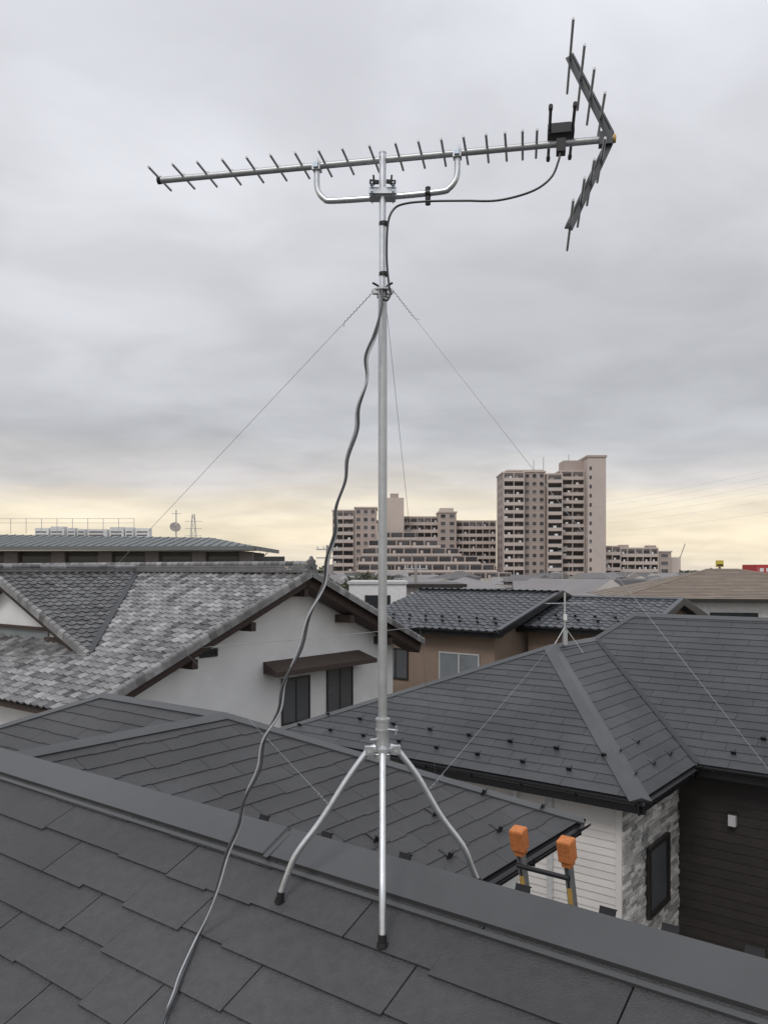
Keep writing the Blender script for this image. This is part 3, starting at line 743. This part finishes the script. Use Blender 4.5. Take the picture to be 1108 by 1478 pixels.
# ================================================================== APARTMENT BLOCKS
def apt(T,x0,x1,y,dep,z1,fh,bays,ang=0,z0=0,style='bal',skip_top=0):
    u=Vector((math.cos(ang),math.sin(ang),0)); v=Vector((-u.y,u.x,0)); o=Vector((x0,y,z0)); w=(x1-x0)/math.cos(ang)
    T['walls'].box(o,u*w,v*dep,ZV*(z1-z0),'apt'); 
    T['roof_parapet'].box(o-u*.3-v*.3+ZV*(z1-z0),u*(w+.6),v*(dep+.6),ZV*.5,'apt2')
    n=int((z1-z0)/fh); bw=w/bays
    for i in range(n):
        z=(z1-z0)-(i+1)*fh
        if style=='bal':
            T['balconies'].box(o-v*1.3+ZV*(z-.15),u*w,v*1.29,ZV*.2,'apt2')
            T['balconies'].box(o-v*1.42+ZV*(z-.15),u*w,v*.12,ZV*1.15,'apt2',random.random())
        for j in range(bays):
            t=random.random()
            if style=='bal':
                T['windows'].box(o+u*(bw*j+bw*.06)-v*.06+ZV*(z+.08),u*bw*.88,v*.05,ZV*(fh*.80),'aptdark',t)
                if t>.55: T['curtains'].box(o+u*(bw*(j+.15+.3*random.random()))-v*.09+ZV*(z+.1),u*bw*.25,v*.02,ZV*(fh*.6),'beigewall',t)
                if random.random()>.6: T['laundry'].box(o+u*(bw*(j+.1+.5*random.random()))-v*1.1+ZV*(z+.9),u*bw*.22,v*.03,ZV*.8,'white',random.random())
            else:
                T['windows'].box(o+u*(bw*j+bw*.25)-v*.06+ZV*(z+.9),u*bw*.5,v*.05,ZV*1.25,'aptdark',t)
                T['windows'].box(o+u*(bw*j+bw*.2)-v*.12+ZV*(z+.75),u*bw*.6,v*.11,ZV*.14,'apt2',t)
        for s_ in(0,1):
            bx=o+(u*w+u*.01 if s_ else -u*.07)
            for q in range(2): T['windows'].box(bx+v*(dep*(.2+.4*q))+ZV*(z+.9),u*.06,v*1.4,ZV*1.2,'aptdark',random.random())
    if style=='bal':
        for j in range(bays+1): T['party_walls'].box(o+u*(bw*j-.12+(.12 if j==0 else 0)-(.12 if j==bays else 0))-v*1.46,u*.24,v*1.45,ZV*(z1-z0-.05),'apt2')
T=Thing('high_rise_apartments')
apt(T,41.4,48.6,277.5,15,42.4,2.8,2)
apt(T,49.0,56.6,280,15,43.0,2.8,3,style='win')
apt(T,56.9,62.2,279,14,42.0,2.8,1)
apt(T,62.4,70.8,283,12,43.5,2.8,2)
T['lift_tower'].box((71,278,0),(6.4,0,0),(0,13,0),(0,0,48),'apt2'); T['lift_tower'].box((70.7,277.7,48),(7,0,0),(0,13.6,0),(0,0,.7),'apt')
T['lift_tower'].box((64,284,43.5),(7,0,0),(0,8,0),(0,0,4.2),'apt'); 
for i in range(14): T['lift_tower'].box((71.1+.5,277.9,2+i*3.2),(.8,0,0),(0,.1,0),(0,0,1.2),'aptdark')
T['roof_frame'].box((43,280,43.4),(13,0,0),(0,8,0),(0,0,.5),'apt2')
for i in range(8): T['roof_frame'].box((43.2+i*1.75,280.2,42.9),(.3,0,0),(0,.3,0),(0,0,1.0),'apt2')
for X,hh in((53.5,4),(57,5),(66,6)): T['masts'].tube([(X,285,43),(X,285,44+hh)],.12,'beigewall',6)
T.done()
T=Thing('terraced_apartments')
apt(T,-18,-10.5,280,14,29.3,2.75,2); apt(T,-10.2,-2.6,278,14,30.2,2.75,3,style='win'); apt(T,-2.4,7,286,12,26,2.75,3)
T['stair_tower'].box((.7,284,0),(6.4,0,0),(0,8,0),(0,0,34.4),'apt2'); T['stair_tower'].box((2.2,285,34.4),(3.0,0,0),(0,5,0),(0,0,1.6),'apt')
apt(T,7.2,20,295,12,28.0,2.75,5); apt(T,20,26.5,292,12,29.6,2.75,2,style='win'); apt(T,26.7,41.6,297,12,26.6,2.75,6)
T['stair_tower'].box((20.6,293,29.6),(5,0,0),(0,6,0),(0,0,1.8),'apt2')
z=21.4
for i,(xa,xb) in enumerate([(-2,10.6),(-5,18.0),(-7,24.8),(-8,30.8),(-8.5,36.0),(-9,41.2),(-9,45.2),(-9,49)]):
    yy=266-i*1.6; zb=z-2.7; nb_=int((xb-xa)/4)
    T['walls'].box((xa,yy,zb),(xb-xa,0,0),(0,14+i*1.6,0),(0,0,2.7),'apt')
    T['balconies'].box((xa-.3,yy-1.6,zb-.15),(xb-xa+.9,0,0),(0,.15,0),(0,0,.95),'apt2',random.random()); T['balconies'].box((xa-.3,yy-1.45,zb-.15),(xb-xa+.9,0,0),(0,1.6,0),(0,0,.2),'apt2')
    T['balconies'].box((xb+.45,yy-1.45,zb-.15),(.15,0,0),(0,8,0),(0,0,.95),'apt2')
    bw=(xb-xa)/nb_
    for j in range(nb_):
        T['windows'].box((xa+bw*j+.2,yy-.06,zb+.1),(bw*.88,0,0),(0,.05,0),(0,0,2.3),'aptdark',random.random()*.6)
        if random.random()>.6: T['curtains'].box((xa+bw*j+.8,yy-.1,zb+.15),(bw*.2,0,0),(0,.03,0),(0,0,1.7),'apt2')
        T['party_walls'].box((xa+bw*j-.1,yy-1.4,zb),(.2,0,0),(0,1.35,0),(0,0,2.6),'apt2')
    z=zb
T.done()
T=Thing('low_rise_apartments')
apt(T,77.9,84,284,12,16.8,2.75,2); apt(T,84.2,98,286,12,16.2,2.75,5); apt(T,98.2,103,286,12,15,2.75,1,style='win')
T['step'].box((103,287,0),(3.2,0,0),(0,10,0),(0,0,13.2),'apt2'); T['stair'].box((86,290,16.2),(3,0,0),(0,4,0),(0,0,1.6),'apt'); T['stair'].box((96,290,16.2),(3,0,0),(0,4,0),(0,0,1.4),'apt'); T.done()

# ================================================================== DISTANT TOWN
dt=MB()
def hiphouse(x,y,w,d,h,rh,a,t1,t2):
    u=Vector((math.cos(a),math.sin(a),0)); v=Vector((-u.y,u.x,0)); o=Vector((x,y,0))
    dt.box(o-u*w/2-v*d/2,u*w,v*d,ZV*h,'townwall',t1)
    c=[o+(u*sx*(w/2+.4))+(v*sy*(d/2+.4))+ZV*h for sx,sy in((-1,-1),(1,-1),(1,1),(-1,1))]
    ty=random.random()
    if ty<.2:
        dt.box(o-u*(w/2+.1)-v*(d/2+.1)+ZV*h,u*(w+.2),v*(d+.2),ZV*.5,'townwall',t2)
    else:
        gab=ty<.6
        r=(w/2+.4) if gab else max(w-d,0)/2+.3; A1=o-u*r+ZV*(h+rh); A2=o+u*r+ZV*(h+rh)
        dt.face([c[0],c[1],A2,A1],'townroof',t2); dt.face([c[2],c[3],A1,A2],'townroof',t2)
        for tri in([c[1],c[2],A2],[c[3],c[0],A1]): dt.face(tri,'townwall' if gab else 'townroof',t1 if gab else t2)
        dt.box(c[0]-ZV*.15,c[1]-c[0],v*.1,ZV*.14,'frame')
    for fl in(.8,3.6):
        if fl+1.2<h:
            for q in range(int(w//2.6)):
                dt.box(o-u*(w/2-.7-q*2.5)-v*(d/2+.04)+ZV*fl,u*1.4,v*.05,ZV*1.2,'aptdark',random.random())
    if random.random()<.4:
        dt.tube([o+ZV*(h+rh*.6),o+ZV*(h+rh+1.6)],.03,'galvdull',4)
for row in range(15):
    y=62+row*14.0; x=-y*.62-10
    while x<y*.62+10:
        w=random.uniform(6.5,10); d=random.uniform(5.5,8); h=random.choice([5.4,5.7,6.0,3.2,6.3,6.6]); 
        if not(row==0 and -6<x<8): hiphouse(x,y+random.uniform(-4,4),w,d,h,random.uniform(1.2,1.9),random.choice([0,.65,-.9])+random.uniform(-.15,.15),random.random(),random.random())
        x+=w+random.uniform(1.5,7)
dt.build('distant_town')
T=Thing('red_shop'); T['walls'].box((99,205,0),(9,0,0),(0,8,0),(0,0,8),'white'); T['fascia_sign'].box((95.5,204.6,7.6),(6,0,0),(0,8,0),(0,0,2.6),'red')
for i in range(3): T['fascia_sign'].box((96.4+i*1.6,204.5,8.4),(1.0,0,0),(0,.09,0),(0,0,.9),'white')
T.done()
T=Thing('yellow_sign'); T['panel'].box((85.5,205,9.6),(1.8,0,0),(0,.6,0),(0,0,1.7),'yel'); T['panel'].box((85.6,204.95,9.8),(1.6,0,0),(0,.04,0),(0,0,.5),'frame'); T['post'].box((86.2,205.1,0),(.4,0,0),(0,.4,0),(0,0,9.6),'frame'); T.done()

# trees
def foliage(mb,c,rad,n,k='leaf',sz=.35):
    for i in range(n):
        while True:
            q=Vector((random.uniform(-1,1),random.uniform(-1,1),random.uniform(-1,1)))
            if q.length<1: break
        p=Vector(c)+Vector((q.x*rad[0],q.y*rad[1],q.z*rad[2]))
        a=Vector((random.uniform(-1,1),random.uniform(-1,1),random.uniform(-1,1))).normalized(); b=a.orthogonal().normalized()
        s=sz*random.uniform(.5,1.2); t=min(1,max(0,.45+.4*q.z+random.uniform(-.2,.2)))
        mb.face([p-a*s,p+b*s*.6,p+a*s,p-b*s*.6],k,t)
def branch(mb,p,d,l,r,dep,leafs=None):
    e=p+d*l; mid=p+d*l*.5+Vector((random.uniform(-1,1),random.uniform(-1,1),0))*l*.06
    mb.tube([p,mid,e],[r,r*.8,r*.6],'bark',5,caps=False)
    if dep==0:
        if leafs is not None: leafs.append(e)
        return
    for i in range(random.choice([2,3,3])):
        nd=(d+Vector((random.uniform(-1,1),random.uniform(-1,1),random.uniform(-.2,.7)))*.62).normalized()
        branch(mb,p.lerp(e,random.uniform(.65,1)),nd,l*random.uniform(.6,.8),r*.58,dep-1,leafs)
def tree(x,y,h,name,leafy=True,dep=4,sp=1.0):
    T=Thing(name); tips=[]
    branch(T['trunk'],Vector((x,y,0)),Vector((0,0,1)),h*.36,h*.02,dep,tips)
    if leafy:
        for t in tips:
            if random.random()<.85: foliage(T['crown'],t,(h*.085*sp,h*.085*sp,h*.06),26,sz=h*.022)
    T.done()
tree(-3.6,72,9.2,'evergreen_tree'); tree(-6.0,75,8.8,'evergreen_tree'); tree(-8.6,56,11.6,'bare_tree',False,5); tree(-11,60,11.0,'bare_tree',False,5)
tree(-1.5,90,9.5,'evergreen_tree')
tl=MB()
for i in range(380):
    y=random.uniform(300,420); x=random.uniform(-.6,.6)*y
    hh=random.uniform(6,9.5 if x>60 else 11.5)
    tl.tube([(x,y,0),(x,y,hh*.6)],.25,'bark',5)
    for q in range(3): foliage(tl,(x+random.uniform(-2,2),y,hh*random.uniform(.55,.85)),(3.2,3,hh*.22),34,sz=1.0)
tl.build('distant_trees')

# transmission tower + lines
T=Thing('transmission_tower')
bx,by=-95.6,400; top=H+(820-742)/1150*400
for sx in(-1,1):
    for sy in(-1,1): T['lattice'].beam((bx+sx*3,by+sy*3,0),(bx+sx*.5,by+sy*.5,top),.2,.2,'galvdull')
for i in range(9):
    z=top*i/9; f=1-i/9; w_=.5+2.5*f; z2=top*(i+1)/9; w2_=.5+2.5*(1-(i+1)/9)
    T['lattice'].beam((bx-w_,by-w_,z),(bx+w2_,by-w2_,z2),.12,.12,'galvdull'); T['lattice'].beam((bx+w_,by-w_,z),(bx-w2_,by-w2_,z2),.12,.12,'galvdull')
for z in(.7,.8,.9): T['arms'].beam((bx-4.2,by,top*z),(bx+4.2,by,top*z),.2,.22,'galvdull')
T.done()
T=Thing('power_lines')
for i,(za,zb) in enumerate([(22,38),(24.5,41),(20,34.5),(18,31),(26,43.5),(15,26)]):
    wire(T,'line_%d'%(i+1),(72-8,330,H+za*.95),(95,150,H+zb*.55),2.2,.014,'line')
T.done()
T=Thing('overhead_cable')
wire(T,'cable',W(-9,17.0,1.95),W(1.0,19.5,1.42),.12,.007,'wire',30); T.done()
for x,y,h,nm in((-4.7,66,11.2,'utility_pole'),(2.4,60,9.6,'utility_pole'),(38,170,14,'utility_pole')):
    T=Thing(nm); T['pole'].tube([(x,y,0),(x,y,h)],[.15,.10],'beigewall',10)
    for z in(.4,1.1): T['crossarms'].box((x-.9,y-.05,h-z),(1.8,0,0),(0,.1,0),(0,0,.1),'galvdull')
    for q in(-.8,-.3,.3,.8): T['insulators'].tube([(x+q,y,h-.3),(x+q,y,h-.08)],.05,'white',6)
    T['transformer'].tube([(x+.3,y-.2,h-2.4),(x+.3,y-.2,h-1.6)],.25,'beigewall',10); T.done()
T=Thing('tower_crane'); T['mast'].tube([(141,380,0),(141,380,15)],.25,'beigewall',6); T['jib'].beam((141,380,14),(143.5,380,21),.3,.3,'beigewall'); T.done()

# ================================================================== GROUND AND STREET
g=MB(); g.face([(-3000,-3000,0),(3000,-3000,0),(3000,3000,0),(-3000,3000,0)],'ground'); g.build('ground')
rd=MB(); o=Vector((6.5,9.5,.004)); rd.face([o-RV*30-PV*2,o-RV*30+PV*2.5,o+RV*2+PV*2.5,o+RV*2-PV*2],'asphalt'); rd.build('road')
rp=MB(); rp.face([o-RV*30-PV*1.7+ZV*.004,o-RV*30-PV*1.58+ZV*.004,o+RV*2-PV*1.58+ZV*.004,o+RV*2-PV*1.7+ZV*.004],'paint'); rp.build('road_marking')

# ================================================================== SKY, SUN, CAMERA
w=bpy.data.worlds.new('World'); scene.world=w; w.use_nodes=True
nt=w.node_tree; N=nt.nodes; L=nt.links; bg=N['Background']
SE,SR=math.radians(48),math.radians(205)
sky=N.new('ShaderNodeTexSky'); sky.sky_type='NISHITA'; sky.sun_disc=False; sky.sun_elevation=SE; sky.sun_rotation=SR; sky.dust_density=4
tc=N.new('ShaderNodeTexCoord'); sx=N.new('ShaderNodeSeparateXYZ'); L.new(tc.outputs['Generated'],sx.inputs[0])
def math_(op,a,b=None,clampv=False):
    n=N.new('ShaderNodeMath'); n.operation=op; n.use_clamp=clampv
    for i,q in enumerate((a,b)):
        if q is None: continue
        if isinstance(q,(int,float)): n.inputs[i].default_value=q
        else: L.new(q,n.inputs[i])
    return n.outputs[0]
zc=math_('ADD',math_('MAXIMUM',sx.outputs[2],0.0),.16)
px=math_('DIVIDE',sx.outputs[0],zc); py=math_('DIVIDE',sx.outputs[1],zc)
cb=N.new('ShaderNodeCombineXYZ'); L.new(px,cb.inputs[0]); L.new(py,cb.inputs[1])
def cloud(scale,loc,rot,sc,det,lo,hi,a,b_,dist=.35):
    mp=N.new('ShaderNodeMapping'); mp.inputs['Scale'].default_value=sc; mp.inputs['Rotation'].default_value=(0,0,rot); mp.inputs['Location'].default_value=loc
    L.new(cb.outputs[0],mp.inputs[0])
    no=N.new('ShaderNodeTexNoise'); no.inputs['Scale'].default_value=scale; no.inputs['Detail'].default_value=det; no.inputs['Roughness'].default_value=.5; no.inputs['Distortion'].default_value=dist
    L.new(mp.outputs[0],no.inputs['Vector'])
    cr=N.new('ShaderNodeMapRange'); cr.interpolation_type='SMOOTHSTEP'; cr.inputs[1].default_value=lo; cr.inputs[2].default_value=hi; cr.inputs[3].default_value=a; cr.inputs[4].default_value=b_
    L.new(no.outputs['Fac'],cr.inputs[0]); return cr.outputs[0]
cA=cloud(.95,(3.1,1.7,0),.45,(.8,1.0,1),5,.30,.70,.86,1.10,.3)
cB=cloud(2.8,(8.1,4.7,0),-.3,(.9,1.0,1),6,.30,.70,.935,1.06,.4)
cloudf=math_('MULTIPLY',cA,cB)
n2=N.new('ShaderNodeTexNoise'); n2.inputs['Scale'].default_value=2.6; n2.inputs['Detail'].default_value=4
m2=N.new('ShaderNodeMapping'); m2.inputs['Scale'].default_value=(1,1,9); L.new(tc.outputs['Generated'],m2.inputs[0]); L.new(m2.outputs[0],n2.inputs['Vector'])
wob=math_('MULTIPLY',math_('SUBTRACT',n2.outputs['Fac'],.5),.085)
el_=math_('ADD',sx.outputs[2],wob)
rp_=N.new('ShaderNodeValToRGB'); L.new(el_,rp_.inputs[0]); e=rp_.color_ramp.elements
stops=[(0,(.86,.77,.64)),(.035,(1.0,.88,.67)),(.075,(.98,.88,.71)),(.105,(.73,.70,.68)),(.15,(.55,.56,.585)),(.26,(.62,.63,.665)),(.42,(.75,.76,.805)),(.62,(.86,.87,.93)),(1,(.88,.89,.94))]
e[0].position=0; e[0].color=(*stops[0][1],1); e[1].position=1; e[1].color=(*stops[-1][1],1)
for p_,c_ in stops[1:-1]:
    q=e.new(p_); q.color=(*c_,1)
vm=N.new('ShaderNodeVectorMath'); vm.operation='SCALE'; L.new(rp_.outputs[0],vm.inputs[0]); L.new(cloudf,vm.inputs['Scale'])
sk=N.new('ShaderNodeVectorMath'); sk.operation='SCALE'; L.new(sky.outputs[0],sk.inputs[0]); sk.inputs['Scale'].default_value=.1
mx=N.new('ShaderNodeMix'); mx.data_type='VECTOR'; mx.inputs[0].default_value=.94
L.new(sk.outputs[0],mx.inputs[4]); L.new(vm.outputs[0],mx.inputs[5])
L.new(mx.outputs[1],bg.inputs[0]); bg.inputs[1].default_value=1.0
sun=bpy.data.lights.new('sun','SUN'); sun.energy=1.1; sun.angle=math.radians(20); sun.color=(1,.97,.93)
so=bpy.data.objects.new('sun',sun); scene.collection.objects.link(so)
sd=Vector((math.sin(SR)*math.cos(SE),math.cos(SR)*math.cos(SE),math.sin(SE)))
so.rotation_euler=sd.to_track_quat('Z','Y').to_euler(); so.location=(0,-20,40)
cam=bpy.data.cameras.new('camera'); co=bpy.data.objects.new('camera',cam); scene.collection.objects.link(co)
cam.sensor_fit='VERTICAL'; cam.sensor_height=36; cam.lens=28.0; cam.shift_y=81/1478; cam.clip_start=.05; cam.clip_end=6000
co.location=(0,0,H); co.rotation_euler=(math.radians(90),0,0); scene.camera=co
scene.view_settings.view_transform='Standard'; scene.view_settings.look='None'; scene.view_settings.exposure=0
